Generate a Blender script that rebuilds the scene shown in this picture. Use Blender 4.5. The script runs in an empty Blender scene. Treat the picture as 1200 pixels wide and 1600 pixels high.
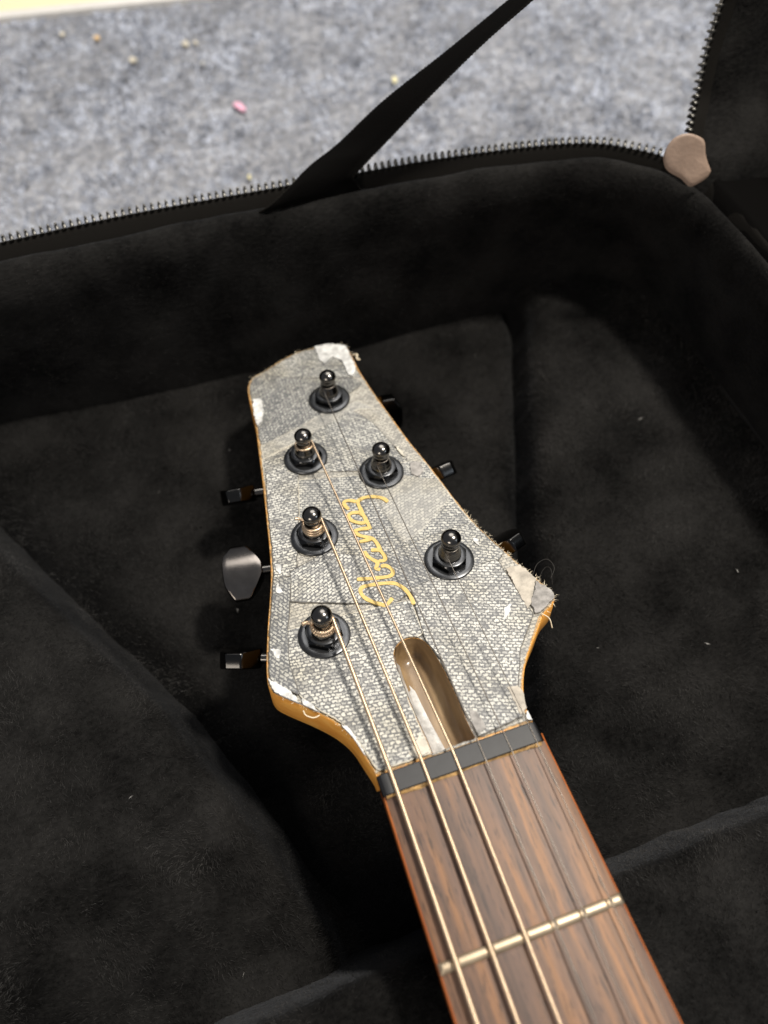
import bpy, bmesh, math, random
import numpy as np
from mathutils import Matrix, Vector
from mathutils.geometry import tessellate_polygon
S = 0.001                                   # everything below is written in millimetres
sc = bpy.context.scene
random.seed(7)
rng = np.random.default_rng(7)

# ------------------------------------------------------------------ camera
CAMR = [[0.95029,0.268437,-0.157769],[-0.311296,0.808287,-0.499766],[-0.006633,0.524035,0.851671]]
CAMC = [-41.881,-28.652,196.175]
cam = bpy.data.objects.new('camera', bpy.data.cameras.new('camera'))
sc.collection.objects.link(cam)
cam.matrix_world = Matrix([[*CAMR[0], CAMC[0]*S], [*CAMR[1], CAMC[1]*S], [*CAMR[2], CAMC[2]*S], [0, 0, 0, 1]])
cd = cam.data
cd.sensor_fit = 'HORIZONTAL'; cd.sensor_width = 36; cd.lens = 36.312
cd.shift_x = 0.0647; cd.shift_y = -0.0338
cd.clip_start = 0.01; cd.clip_end = 50
cd.dof.use_dof = True; cd.dof.focus_distance = 0.222; cd.dof.aperture_fstop = 11.0
sc.camera = cam

# ------------------------------------------------------------------ light
w = bpy.data.worlds.new('World'); sc.world = w; w.use_nodes = True
w.node_tree.nodes['Background'].inputs[0].default_value = (0.80, 0.84, 0.92, 1)
w.node_tree.nodes['Background'].inputs[1].default_value = 0.25

def area(name, aim, direction, dist, size, power, color, shape='DISK'):
    d = Vector(direction).normalized()
    l = bpy.data.lights.new(name, 'AREA'); l.shape = shape; l.size = size; l.energy = power; l.color = color
    o = bpy.data.objects.new(name, l); sc.collection.objects.link(o)
    o.location = Vector(aim)*S + d*dist
    o.rotation_euler = d.to_track_quat('Z', 'Y').to_euler()
    return o
area('ceiling_lamp', (10, 60, 0), (0.36, 0.04, 0.93), 1.5, 0.15, 30.0, (1.0, 0.93, 0.83))
area('ceiling_panel', (20, 150, 0), (0.22, 0.52, 0.80), 1.7, 1.0, 15.0, (1.0, 0.96, 0.90))
area('room_light', (-20, 20, 0), (-0.62, -0.62, 0.55), 1.5, 0.6, 8.0, (1.0, 0.90, 0.78))
area('window_light', (0, 50, 0), (0.80, -0.55, 0.75), 1.6, 0.5, 3.0, (0.80, 0.90, 1.0))
sc.view_settings.view_transform = 'Standard'; sc.view_settings.look = 'None'
sc.view_settings.exposure = 0.0; sc.view_settings.gamma = 1.0

# traced outlines, mm
OUTLINE = [(-21.3,0.3),(-21.86,3.06),(-22.7,6.41),(-24.08,11.77),(-26.77,16.66),(-30.99,21.46),(-35.78,25.96),(-38.54,28.66),(-39.98,30.51),(-40.37,32.4),(-40.13,34.69),(-39.1,39.36),(-36.0,49.9),(-33.33,57.92),(-30.71,66.44),(-28.69,75.68),(-26.93,85.58),(-25.07,96.05),(-23.45,105.76),(-21.59,117.52),(-19.6,130.01),(-18.92,138.48),(-18.24,146.19),(-17.38,150.71),(-15.56,154.17),(-13.47,155.65),(-10.23,156.7),(-5.91,158.91),(-0.18,161.43),(6.69,163.15),(14.36,162.94),(20.57,162.09),(23.21,160.61),(23.95,157.4),(24.07,151.65),(23.92,143.8),(24.43,135.97),(25.11,127.59),(26.33,116.53),(27.81,103.27),(29.49,93.14),(30.87,82.97),(32.09,73.04),(33.55,64.28),(35.1,58.43),(37.64,50.6),(39.63,44.2),(41.86,38.6),(43.4,33.84),(43.48,31.76),(42.3,29.93),(38.04,27.49),(34.02,23.54),(29.36,18.95),(25.48,14.29),(22.66,9.47),(20.86,4.48),(20.6,0.3)]
SLOT = [(-6.43,0.3),(-6.32,4.68),(-6.58,12.67),(-6.45,22.12),(-6.01,28.55),(-4.51,31.52),(-1.69,33.02),(1.4,32.75),(3.59,30.69),(4.61,26.8),(5.19,21.13),(5.25,14.11),(5.03,6.76),(5.16,0.3)]
PATCHES = [('weave',8,[(6.69,163.15),(14.36,162.94),(20.57,162.09),(23.65,159.59),(23.54,147.09),(23.63,140.07),(-12.25,153.62),(-5.91,158.91)]),('weave',-52,[(-16.3,152.17),(-12.92,153.89),(8.89,145.19),(20.33,140.62),(22.47,136.74),(2.88,125.71),(-19.75,119.39),(-19.6,130.01)]),('plain',-20,[(-19.96,119.47),(-8.72,122.05),(4.52,127.16),(18.05,128.21),(22.24,122.3),(16.76,124.46),(-1.53,118.92),(-20.7,113.04)]),('weave',25,[(-1.62,118.62),(14.44,124.67),(19.01,115.97),(22.19,100.64),(24.04,93.69),(8.51,95.97),(-2.03,99.7),(-6.88,108.67)]),('weave',-20,[(-21.26,112.62),(-10.73,114.94),(-1.98,117.43),(-1.83,99.62),(-14.75,104.56),(-22.44,106.28)]),('weave',-12,[(-21.55,107.16),(-11.72,102.79),(-16.25,87.07),(-23.54,63.8),(-30.82,65.27),(-28.32,75.54)]),('weave',2,[(-12.46,99.46),(6.4,94.37),(24.36,94.49),(29.64,91.85),(32.17,72.73),(33.71,63.69),(24.56,63.14),(10.29,58.72),(-4.81,61.81),(-20.21,70.5)]),('plain',-35,[(6.4,94.37),(11.76,93.83),(30.87,82.97),(31.46,76.1),(17.47,66.31),(10.59,63.67)]),('weave',14,[(3.3,61.8),(24.76,63.59),(33.71,63.69),(37.39,50.94),(34.46,48.3),(18.24,48.46),(6.33,47.63),(0.36,53.82)]),('weave',-38,[(-24.66,65.43),(-12.72,68.49),(-1.5,62.58),(0.95,50.06),(-2.66,45.62),(-27.51,55.34)]),('weave',32,[(-1.19,63.47),(10.12,58.28),(16.06,48.06),(6.09,47.02),(-1.81,43.73),(-3.27,49.28)]),('weave',-8,[(-31.48,46.52),(-16.06,45.77),(-2.03,44.71),(4.56,44.13),(4.07,33.27),(-5.67,29.45),(-7.15,14.35),(-6.82,1.39),(-10.75,0.89),(-20.61,1.46),(-23.98,12.09),(-28.16,19.35),(-33.04,26.33),(-33.41,36.31)]),('weave',6,[(6.33,47.63),(16.24,48.48),(33.66,48.35),(34.0,39.84),(34.88,28.19),(26.79,19.87),(21.11,10.02),(18.77,2.47),(6.18,1.18),(5.54,9.88),(5.64,24.38),(3.98,31.19)]),('weave',40,[(-31.54,65.53),(-25.28,63.23),(-30.81,46.93),(-33.41,36.31),(-33.26,26.79),(-37.16,30.49),(-39.64,34.51),(-36.0,49.9)])]
FLAKES = [('white',[(12.18,162.58),(18.04,162.29),(23.41,158.86),(22.83,145.02),(20.56,141.3),(19.03,142.67),(19.55,151.07),(16.86,154.56),(12.93,151.74),(11.68,154.24)]),('white',[(-17.22,142.49),(-14.52,141.79),(-14.82,136.86),(-16.87,130.67),(-18.99,128.75),(-18.85,134.92)]),('white',[(-39.78,33.97),(-37.07,30.84),(-34.16,26.72),(-33.94,23.24),(-35.83,25.79),(-39.15,29.64)]),('white',[(-32.93,25.52),(-31.17,23.77),(-29.68,20.07),(-31.09,21.12),(-33.31,23.02)]),('white',[(-25.27,15.95),(-23.9,13.85),(-23.02,10.87),(-22.2,5.89),(-23.49,7.54),(-24.7,11.46)]),('white',[(-28.56,69.33),(-26.63,68.37),(-27.96,64.94),(-28.44,66.82)]),('white',[(-29.56,62.65),(-28.73,58.57),(-30.78,59.55)]),('white',[(-36.88,42.29),(-34.26,41.14),(-35.69,38.55),(-36.66,40.34)]),('tan',[(34.59,44.36),(39.11,44.39),(41.21,38.13),(38.48,35.18),(35.56,31.04),(34.22,29.97)]),('grey',[(40.8,37.34),(43.53,33.34),(43.08,31.0),(38.2,28.53),(35.54,27.96),(36.01,31.55)]),('tan',[(21.11,10.02),(21.85,7.86),(20.62,4.01),(18.16,2.68),(18.67,8.04),(18.55,10.73)]),('white',[(30.15,58.2),(31.56,57.16),(30.82,54.63),(30.15,55.9)]),('white',[(25.85,28.42),(28.07,32.21),(30.67,33.49),(29.74,31.6),(27.21,29.23)]),('cream',[(22.11,102.26),(23.38,100.18),(23.61,96.64),(22.64,98.26)]),('grey',[(23.94,93.42),(27.09,92.82),(26.97,88.62),(23.99,86.77),(22.67,89.06)]),('grey',[(6.86,8.86),(8.35,7.05),(8.82,2.37),(6.31,1.49),(5.86,4.31)]),('cream',[(-11.77,2.6),(-7.69,6.39),(-6.67,3.41),(-6.76,1.54),(-10.69,1.04)]),('white',[(20.3,3.39),(21.19,1.62),(20.94,0.45),(19.05,0.93)])]
LOGO = [[(11.36,80.28),(10.77,81.73),(9.59,82.94),(7.98,83.85),(5.94,84.49),(3.98,84.43),(2.55,83.57),(2.37,81.45),(2.41,78.54),(2.51,75.64),(2.64,73.78),(2.6,72.0)],[(2.08,83.79),(0.88,84.79),(-0.72,85.31),(-1.67,84.86),(-1.76,83.43),(-1.1,81.76)],[(1.72,79.29),(-0.28,79.96),(-1.76,79.61),(-2.14,78.2),(-1.24,76.64),(0.76,75.17),(2.32,75.31),(2.61,77.03),(1.72,79.29)],[(2.45,72.37),(0.3,72.94),(-1.79,73.01),(-2.19,72.4),(-1.12,70.63),(1.35,68.84),(2.23,67.82),(2.7,65.71),(2.79,63.01),(3.2,60.79),(2.63,59.51),(0.85,59.76)],[(1.67,68.42),(-0.35,68.39),(-2.13,68.59)],[(0.08,64.39),(1.72,63.86),(2.78,63.24)],[(-1.95,64.69),(-1.7,62.98),(-0.78,61.14),(0.34,59.61),(-0.21,58.34),(-0.79,57.57),(0.29,56.74)],[(0.82,57.86),(2.4,57.42),(3.43,55.73),(3.23,54.17),(1.74,53.63),(-0.9,54.14),(-3.63,54.82),(-7.27,55.87)],[(5.13,42.3),(5.16,45.19),(4.5,48.03),(2.82,50.57),(0.29,51.71),(-3.55,52.55),(-6.56,52.77),(-7.65,51.6),(-7.31,49.39),(-5.73,47.27),(-3.84,45.67),(-2.29,44.76),(0.18,46.32)]]
POSTS = [(8.59,132.63),(-7.57,107.85),(13.88,92.98),(-14.36,75.31),(20.53,53.11),(-21.78,41.51)]
KEYS = [(29.2,130.36),(-32.19,111.26),(35.3,96.39),(-38.0,79.18),(43.12,60.68),(-45.43,50.06)]
LIDZIP = [(153.8,167.0,22.7),(157.25,173.0,25.65),(159.81,177.5,28.52),(163.61,183.0,31.78),(165.37,187.0,37.45),(166.98,190.5,43.28),(169.18,194.0,49.91),(171.21,197.0,56.59)]
STRAPL = [(93.1,205.0,65.36),(73.38,205.0,52.65),(51.46,205.0,39.33),(34.73,204.0,27.38),(23.78,201.0,23.51),(15.64,197.0,20.72),(6.96,194.76,16.0),(2.35,196.12,12.6)]
STRAPR = [(95.82,196.0,69.13),(80.52,196.0,57.95),(62.81,196.0,42.82),(50.91,196.0,31.72),(44.11,196.0,25.55),(37.58,196.0,19.06),(38.9,196.88,16.0),(40.57,196.52,12.6)]
TAB = [(142.73,165.3,29.53),(145.19,165.3,31.43),(148.44,164.44,32.0),(151.9,162.86,31.05),(153.99,161.48,29.53),(155.0,159.1,25.16),(156.44,156.99,21.94),(157.16,156.35,21.18),(156.07,155.81,19.47),(151.37,156.05,17.0),(149.36,157.25,17.95),(147.53,158.69,19.47),(144.21,160.62,20.99),(142.15,162.2,22.7),(141.21,164.22,26.11)]
CARPETEDGE = [(-89.88,560.35,-85.0),(44.08,543.47,-85.0),(-89.33,566.19,-85.0),(14.5,553.6,-85.0)]
SCRAPS = [('pink',[(34.98,416.99,-83.5),(38.97,418.43,-83.5),(41.98,416.0,-83.5),(44.05,406.99,-83.5),(42.32,403.48,-83.5),(38.98,405.97,-83.5),(36.28,411.0,-83.5)]),('yellow',[(137.36,410.15,-83.5),(140.23,412.13,-83.5),(141.4,409.52,-83.5),(140.44,404.7,-83.5),(136.97,402.25,-83.5),(136.05,405.47,-83.5)]),('yellow',[(27.26,346.3,-83.5),(29.26,346.81,-83.5),(29.56,343.74,-83.5),(27.48,341.5,-83.5),(26.54,343.58,-83.5)]),('cream',[(-54.23,529.21,-83.5),(-51.27,532.34,-83.5),(-49.27,528.34,-83.5),(-50.72,523.91,-83.5),(-53.54,524.87,-83.5)]),('orange',[(-33.53,517.22,-83.5),(-30.62,519.5,-83.5),(-27.77,516.07,-83.5),(-28.79,512.35,-83.5),(-32.52,512.81,-83.5)]),('cream',[(19.79,492.55,-83.5),(24.77,495.7,-83.5),(26.96,490.1,-83.5),(24.85,484.43,-83.5),(20.89,485.78,-83.5)]),('cream',[(27.7,491.46,-83.5),(31.63,491.74,-83.5),(32.03,485.96,-83.5),(28.51,485.56,-83.5)]),('cream',[(-16.5,483.63,-83.5),(-12.05,487.55,-83.5),(-8.27,483.15,-83.5),(-10.92,477.89,-83.5),(-15.33,478.63,-83.5)]),('white',[(26.97,465.75,-83.5),(29.96,467.81,-83.5),(31.08,463.59,-83.5),(27.93,460.85,-83.5)])]
LINT = [(-92.22,198.96,-25.0),(67.42,-7.97,-46.0)]

# ------------------------------------------------------------------ materials
def mat(name):
    m = bpy.data.materials.new(name); m.use_nodes = True
    nt = m.node_tree; return m, nt, nt.nodes['Principled BSDF']
def N(nt, t, **kw):
    n = nt.nodes.new(t)
    for k, v in kw.items():
        if k in n.inputs.keys() if not k.startswith('_') else False: n.inputs[k].default_value = v
        else: setattr(n, k.lstrip('_'), v)
    return n
def L(nt, a, b): nt.links.new(a, b)
def ramp(nt, fac, stops, interp='LINEAR'):
    r = nt.nodes.new('ShaderNodeValToRGB'); r.color_ramp.interpolation = interp
    els = r.color_ramp.elements
    while len(els) < len(stops): els.new(0.5)
    for e, (p, c) in zip(els, stops):
        e.position = p; e.color = (*c, 1) if len(c) == 3 else c
    L(nt, fac, r.inputs[0]); return r.outputs[0]
def noise(nt, vec, scale, detail=3, rough=0.55, dist=0.0):
    n = nt.nodes.new('ShaderNodeTexNoise'); n.inputs['Scale'].default_value = scale
    n.inputs['Detail'].default_value = detail; n.inputs['Roughness'].default_value = rough; n.inputs['Distortion'].default_value = dist
    if vec is not None: L(nt, vec, n.inputs['Vector'])
    return n
def mapping(nt, vec, scale=(1, 1, 1), rot=(0, 0, 0)):
    n = nt.nodes.new('ShaderNodeMapping'); n.inputs['Scale'].default_value = scale; n.inputs['Rotation'].default_value = rot
    L(nt, vec, n.inputs['Vector']); return n.outputs[0]
def mix(nt, fac, a, b, blend='MIX'):
    n = nt.nodes.new('ShaderNodeMix'); n.data_type = 'RGBA'; n.blend_type = blend
    for sock, v in ((n.inputs[0], fac), (n.inputs[6], a), (n.inputs[7], b)):
        if isinstance(v, (int, float)): sock.default_value = v
        elif isinstance(v, tuple): sock.default_value = (*v, 1)
        else: L(nt, v, sock)
    return n.outputs[2]
def math_(nt, op, a, b=0.0, c=0.0):
    n = nt.nodes.new('ShaderNodeMath'); n.operation = op
    for i, v in enumerate((a, b, c)):
        if isinstance(v, (int, float)): n.inputs[i].default_value = v
        else: L(nt, v, n.inputs[i])
    return n.outputs[0]
def bump(nt, bs, h, strength, dist):
    b = nt.nodes.new('ShaderNodeBump'); b.inputs['Strength'].default_value = strength; b.inputs['Distance'].default_value = dist
    L(nt, h, b.inputs['Height']); L(nt, b.outputs[0], bs.inputs['Normal']); return b
def geo(nt): return nt.nodes.new('ShaderNodeNewGeometry').outputs['Position']
def tex(nt, k='Object'): return nt.nodes.new('ShaderNodeTexCoord').outputs[k]

def simple(name, col, rough=0.5, metal=0.0, coat=0.0, spec=0.5, sheen=0.0, nscale=0, namp=0.0, bscale=0, bstr=0.0):
    m, nt, b = mat(name)
    b.inputs['Roughness'].default_value = rough; b.inputs['Metallic'].default_value = metal
    b.inputs['Coat Weight'].default_value = coat; b.inputs['Coat Roughness'].default_value = 0.12
    b.inputs['Specular IOR Level'].default_value = spec; b.inputs['Sheen Weight'].default_value = sheen
    b.inputs['Base Color'].default_value = (*col, 1)
    if nscale:
        n = noise(nt, geo(nt), nscale, 4)
        lo = tuple(c*(1-namp) for c in col); hi = tuple(min(1, c*(1+namp)) for c in col)
        L(nt, ramp(nt, n.outputs[0], [(0.3, lo), (0.7, hi)]), b.inputs['Base Color'])
    if bscale:
        n = noise(nt, geo(nt), bscale, 4); bump(nt, b, n.outputs[0], bstr, 0.0005)
    return m

def plush(name, base, sheen):
    m, nt, b = mat(name); P = geo(nt)
    n1 = noise(nt, P, 38, 4, 0.6); n2 = noise(nt, mapping(nt, P, (500, 900, 900)), 1.0, 3)
    v = math_(nt, 'MULTIPLY_ADD', n1.outputs[0], 0.7, math_(nt, 'MULTIPLY', n2.outputs[0], 0.3))
    lo = tuple(c*0.35 for c in base); hi = tuple(c*2.6 for c in base)
    L(nt, ramp(nt, v, [(0.36, lo), (0.64, hi)]), b.inputs['Base Color'])
    b.inputs['Roughness'].default_value = 0.85; b.inputs['Specular IOR Level'].default_value = 0.05
    b.inputs['Sheen Weight'].default_value = sheen; b.inputs['Sheen Roughness'].default_value = 0.4
    b.inputs['Sheen Tint'].default_value = (0.8, 0.85, 0.95, 1)
    bump(nt, b, n2.outputs[0], 0.6, 0.0006)
    return m
M = {}
M['plush'] = plush('black_plush', (0.0055, 0.0053, 0.0051), 0.045)
M['pile'] = simple('plush_fibre', (0.0225, 0.0215, 0.0205), 0.6, spec=0.22, nscale=40, namp=0.95)
M['shell'] = simple('black_nylon', (0.012, 0.012, 0.013), 0.6, bscale=2500, bstr=0.5)
M['tape'] = simple('zipper_tape_cloth', (0.0065, 0.0058, 0.0050), 0.85, spec=0.08, bscale=3000, bstr=0.6)
M['strap'] = simple('black_webbing', (0.0028, 0.0026, 0.0025), 0.9, spec=0.03, bscale=2600, bstr=0.7)
M['tooth'] = simple('zipper_metal', (0.11, 0.107, 0.10), 0.38, metal=1.0)
M['tab'] = simple('beige_leather', (0.30, 0.215, 0.165), 0.55, nscale=120, namp=0.15, bscale=900, bstr=0.3)
M['chrome'] = simple('black_chrome', (0.125, 0.118, 0.11), 0.19, metal=1.0)
M['satin'] = simple('satin_black_metal', (0.060, 0.062, 0.066), 0.30, metal=0.85, nscale=300, namp=0.25)
M['nutm'] = simple('gloss_black_nut', (0.045, 0.045, 0.046), 0.18, metal=1.0)
M['button'] = simple('reflecting_key', (0.16, 0.145, 0.133), 0.17, metal=1.0, nscale=250, namp=0.15)  # lighter copy of the black key metal, ceiling reflection put into the colour
M['key'] = simple('black_key', (0.045, 0.044, 0.043), 0.18, metal=1.0)
M['brass'] = simple('ferrule_metal', (0.62, 0.52, 0.40), 0.3, metal=1.0)
M['bronze'] = simple('bronze_winding', (0.66, 0.50, 0.345), 0.38, metal=0.9)
M['steel'] = simple('plain_steel', (0.20, 0.18, 0.16), 0.4, metal=1.0)
M['fret'] = simple('fret_nickel', (0.46, 0.37, 0.26), 0.45, metal=0.8, nscale=200, namp=0.12)
M['nut'] = simple('graphite_nut', (0.015, 0.0156, 0.0175), 0.48, spec=0.35, nscale=400, namp=0.2)
M['gold'] = simple('gold_foil', (0.60, 0.43, 0.14), 0.55, metal=0.15, nscale=900, namp=0.12)
M['white'] = simple('white_flake', (0.56, 0.56, 0.545), 0.4, coat=0.2, nscale=420, namp=0.4, bscale=900, bstr=0.5)
M['cream'] = simple('cream_flake', (0.55, 0.51, 0.42), 0.5, coat=0.2, nscale=400, namp=0.25, bscale=900, bstr=0.5)
M['silver'] = simple('silvery_lit_strip', (0.42, 0.41, 0.39), 0.35, coat=0.3, nscale=260, namp=0.45, bscale=900, bstr=0.5)
M['tan'] = simple('tan_torn_paper', (0.40, 0.36, 0.30), 0.6, nscale=350, namp=0.35, bscale=900, bstr=0.5)
M['grey'] = simple('grey_torn_paper', (0.26, 0.245, 0.23), 0.6, nscale=350, namp=0.55, bscale=900, bstr=0.6)
M['grime'] = simple('seam_grime', (0.075, 0.068, 0.058), 0.6, nscale=300, namp=0.6)
M['thread'] = simple('cotton_thread', (0.72, 0.62, 0.45), 0.8)
M['hair'] = simple('dark_thread', (0.03, 0.028, 0.025), 0.6)
M['pink'] = simple('pink_paper', (0.80, 0.45, 0.58), 0.7)
M['yellow'] = simple('pale_yellow_scrap', (0.80, 0.74, 0.45), 0.7)
M['orange'] = simple('orange_crumb', (0.72, 0.50, 0.24), 0.7)
M['glue'] = simple('dry_glue', (0.36, 0.22, 0.085), 0.35, nscale=700, namp=0.6, bscale=1200, bstr=0.6)

def snakeweave(name, dark, light, gap):
    """printed weave: rows of short pale dashes on dark ground, running with the patch (UV in mm)"""
    m, nt, b = mat(name); uv = tex(nt, 'UV')
    nz = noise(nt, uv, 0.75, 4, 0.65)
    sub = nt.nodes.new('ShaderNodeVectorMath'); sub.operation = 'SUBTRACT'; L(nt, nz.outputs['Color'], sub.inputs[0]); sub.inputs[1].default_value = (.5, .5, .5)
    mul = nt.nodes.new('ShaderNodeVectorMath'); mul.operation = 'SCALE'; L(nt, sub.outputs[0], mul.inputs[0]); mul.inputs['Scale'].default_value = 1.7
    add = nt.nodes.new('ShaderNodeVectorMath'); add.operation = 'ADD'; L(nt, uv, add.inputs[0]); L(nt, mul.outputs[0], add.inputs[1])
    br = nt.nodes.new('ShaderNodeTexBrick'); L(nt, add.outputs[0], br.inputs['Vector'])
    br.inputs['Scale'].default_value = 1.0; br.inputs['Brick Width'].default_value = 1.55; br.inputs['Row Height'].default_value = 0.98
    L(nt, math_(nt, 'MAXIMUM', math_(nt, 'MULTIPLY_ADD', noise(nt, uv, 0.95, 2, 0.6).outputs[0], 1.0*gap/0.2, -0.27*gap/0.2), 0.05), br.inputs['Mortar Size']); br.inputs['Mortar Smooth'].default_value = 0.35; br.inputs['Bias'].default_value = 0.1
    br.inputs['Color1'].default_value = (1, 1, 1, 1); br.inputs['Color2'].default_value = (0.38, 0.38, 0.38, 1); br.inputs['Mortar'].default_value = (0, 0, 0, 1)
    br.offset = 0.5
    fine = noise(nt, uv, 2.6, 2, 0.6); big = noise(nt, uv, 0.10, 3, 0.6); mid = noise(nt, uv, 0.42, 3, 0.6)
    a1 = math_(nt, 'MULTIPLY', br.outputs['Color'], math_(nt, 'MULTIPLY_ADD', fine.outputs[0], 1.0, 0.42))
    a2 = math_(nt, 'MULTIPLY_ADD', math_(nt, 'SUBTRACT', mid.outputs[0], 0.5), 0.55, a1)
    a3 = math_(nt, 'MULTIPLY_ADD', math_(nt, 'SUBTRACT', big.outputs[0], 0.5), 0.85, a2)
    a3 = math_(nt, 'MINIMUM', math_(nt, 'MAXIMUM', a3, 0.0), 1.0)
    mid_c = tuple(d*0.5+l*0.5 for d, l in zip(dark, light))
    col = ramp(nt, a3, [(0.14, dark), (0.42, mid_c), (0.72, light)])
    tint = noise(nt, uv, 0.06, 2)
    col = mix(nt, ramp(nt, tint.outputs[0], [(0.45, (0, 0, 0)), (0.7, (0.55, 0.55, 0.55))]), col, (0.72, 0.66, 0.52), 'MULTIPLY')
    L(nt, col, b.inputs['Base Color'])
    b.inputs['Roughness'].default_value = 0.5; b.inputs['Coat Weight'].default_value = 0.35; b.inputs['Coat Roughness'].default_value = 0.3
    bump(nt, b, a1, 0.55, 0.00015)
    return m
M['weave'] = snakeweave('woven_skin', (0.092, 0.093, 0.096), (0.56, 0.55, 0.50), 0.18)
M['weave_dense'] = snakeweave('woven_skin_dense', (0.090, 0.093, 0.098), (0.51, 0.50, 0.45), 0.19)
M['weave_dark'] = snakeweave('woven_skin_dark', (0.075, 0.077, 0.081), (0.40, 0.395, 0.36), 0.22)
M['plain'] = snakeweave('woven_skin_worn', (0.20, 0.198, 0.188), (0.44, 0.425, 0.38), 0.14)
def fibrous(name, c0, c1):
    m, nt, b = mat(name); uv = tex(nt, 'UV')
    n = noise(nt, uv, 0.9, 6, 0.75); n2 = noise(nt, uv, 0.09, 3)
    v = math_(nt, 'MULTIPLY_ADD', n2.outputs[0], 0.7, math_(nt, 'MULTIPLY', n.outputs[0], 0.5))
    L(nt, ramp(nt, v, [(0.42, c0), (0.75, c1)]), b.inputs['Base Color'])
    b.inputs['Roughness'].default_value = 0.65; bump(nt, b, n.outputs[0], 0.5, 0.0002); return m
M['base_skin'] = snakeweave('worn_skin_base', (0.17, 0.164, 0.15), (0.46, 0.435, 0.375), 0.14)

def wood_lacquer(name, cols, sc_=(60, 9, 60), rough=0.3):
    m, nt, b = mat(name); P = tex(nt, 'Object')
    n = noise(nt, mapping(nt, P, sc_), 3.0, 5, 0.6, 0.6)
    L(nt, ramp(nt, n.outputs[0], [(0.3, cols[0]), (0.55, cols[1]), (0.75, cols[2])]), b.inputs['Base Color'])
    b.inputs['Roughness'].default_value = rough; b.inputs['Coat Weight'].default_value = 0.35; b.inputs['Coat Roughness'].default_value = 0.15
    return m
M['maple'] = wood_lacquer('orange_lacquered_maple', [(0.74, 0.30, 0.05), (0.88, 0.41, 0.08), (0.93, 0.50, 0.13)])
M['neckwood'] = wood_lacquer('red_orange_lacquer', [(0.30, 0.075, 0.02), (0.42, 0.12, 0.03), (0.5, 0.17, 0.04)])
M['slotwood'] = wood_lacquer('bare_dark_wood', [(0.13, 0.075, 0.03), (0.22, 0.14, 0.065), (0.30, 0.2, 0.10)], (90, 20, 60), 0.6)

def rosewood():
    m, nt, b = mat('rosewood'); P = tex(nt, 'Object')
    ang = math.radians(3)
    p1 = mapping(nt, P, (170, 14, 60), (0, 0, ang)); n1 = noise(nt, p1, 1.0, 5, 0.6, 0.5)
    c = ramp(nt, n1.outputs[0], [(0.26, (0.056, 0.038, 0.032)), (0.45, (0.118, 0.068, 0.047)), (0.56, (0.160, 0.086, 0.050)), (0.66, (0.245, 0.116, 0.046)), (0.78, (0.138, 0.082, 0.058))])
    p2 = mapping(nt, P, (1900, 170, 200), (0, 0, ang)); n2 = noise(nt, p2, 1.0, 3, 0.6)
    po = ramp(nt, n2.outputs[0], [(0.56, (0, 0, 0)), (0.63, (1, 1, 1))])
    c2 = mix(nt, math_(nt, 'MULTIPLY', po, 0.7), c, (0.022, 0.015, 0.014))
    p3 = mapping(nt, P, (700, 26, 200), (0, 0, ang)); n3 = noise(nt, p3, 1.0, 4, 0.6)
    c3 = mix(nt, 0.55, c2, ramp(nt, n3.outputs[0], [(0.35, (0.45, 0.45, 0.45)), (0.65, (1.25, 1.2, 1.15))]), 'MULTIPLY')
    L(nt, c3, b.inputs['Base Color'])
    b.inputs['Roughness'].default_value = 0.5; b.inputs['Specular IOR Level'].default_value = 0.4
    bump(nt, b, po, -0.35, 0.0001); return m
M['rosewood'] = rosewood()

def carpet_mat():
    m, nt, b = mat('grey_carpet'); P = geo(nt)
    n1 = noise(nt, P, 190, 4, 0.6); n2 = noise(nt, P, 10, 3)
    v = math_(nt, 'MULTIPLY_ADD', math_(nt, 'SUBTRACT', n2.outputs[0], 0.5), 0.3, n1.outputs[0])
    L(nt, ramp(nt, v, [(0.30, (0.13, 0.135, 0.15)), (0.5, (0.24, 0.245, 0.265)), (0.72, (0.40, 0.405, 0.43))]), b.inputs['Base Color'])
    b.inputs['Roughness'].default_value = 0.9; bump(nt, b, n1.outputs[0], 1.0, 0.003); return m
M['carpet'] = carpet_mat()
def fibre_attr():
    m, nt, b = mat('carpet_fibre'); a = nt.nodes.new('ShaderNodeAttribute'); a.attribute_name = 'tone'
    L(nt, ramp(nt, a.outputs['Fac'], [(0.0, (0.10, 0.110, 0.138)), (0.5, (0.245, 0.268, 0.325)), (1.0, (0.56, 0.60, 0.70))]), b.inputs['Base Color'])
    b.inputs['Roughness'].default_value = 0.8; return m
M['carpet_fibre'] = fibre_attr()
M['cream_floor'] = simple('cream_board', (0.84, 0.70, 0.46), 0.35, nscale=8, namp=0.06)
M['strip'] = simple('pale_edge_strip', (0.62, 0.60, 0.57), 0.4, nscale=60, namp=0.08)

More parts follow.
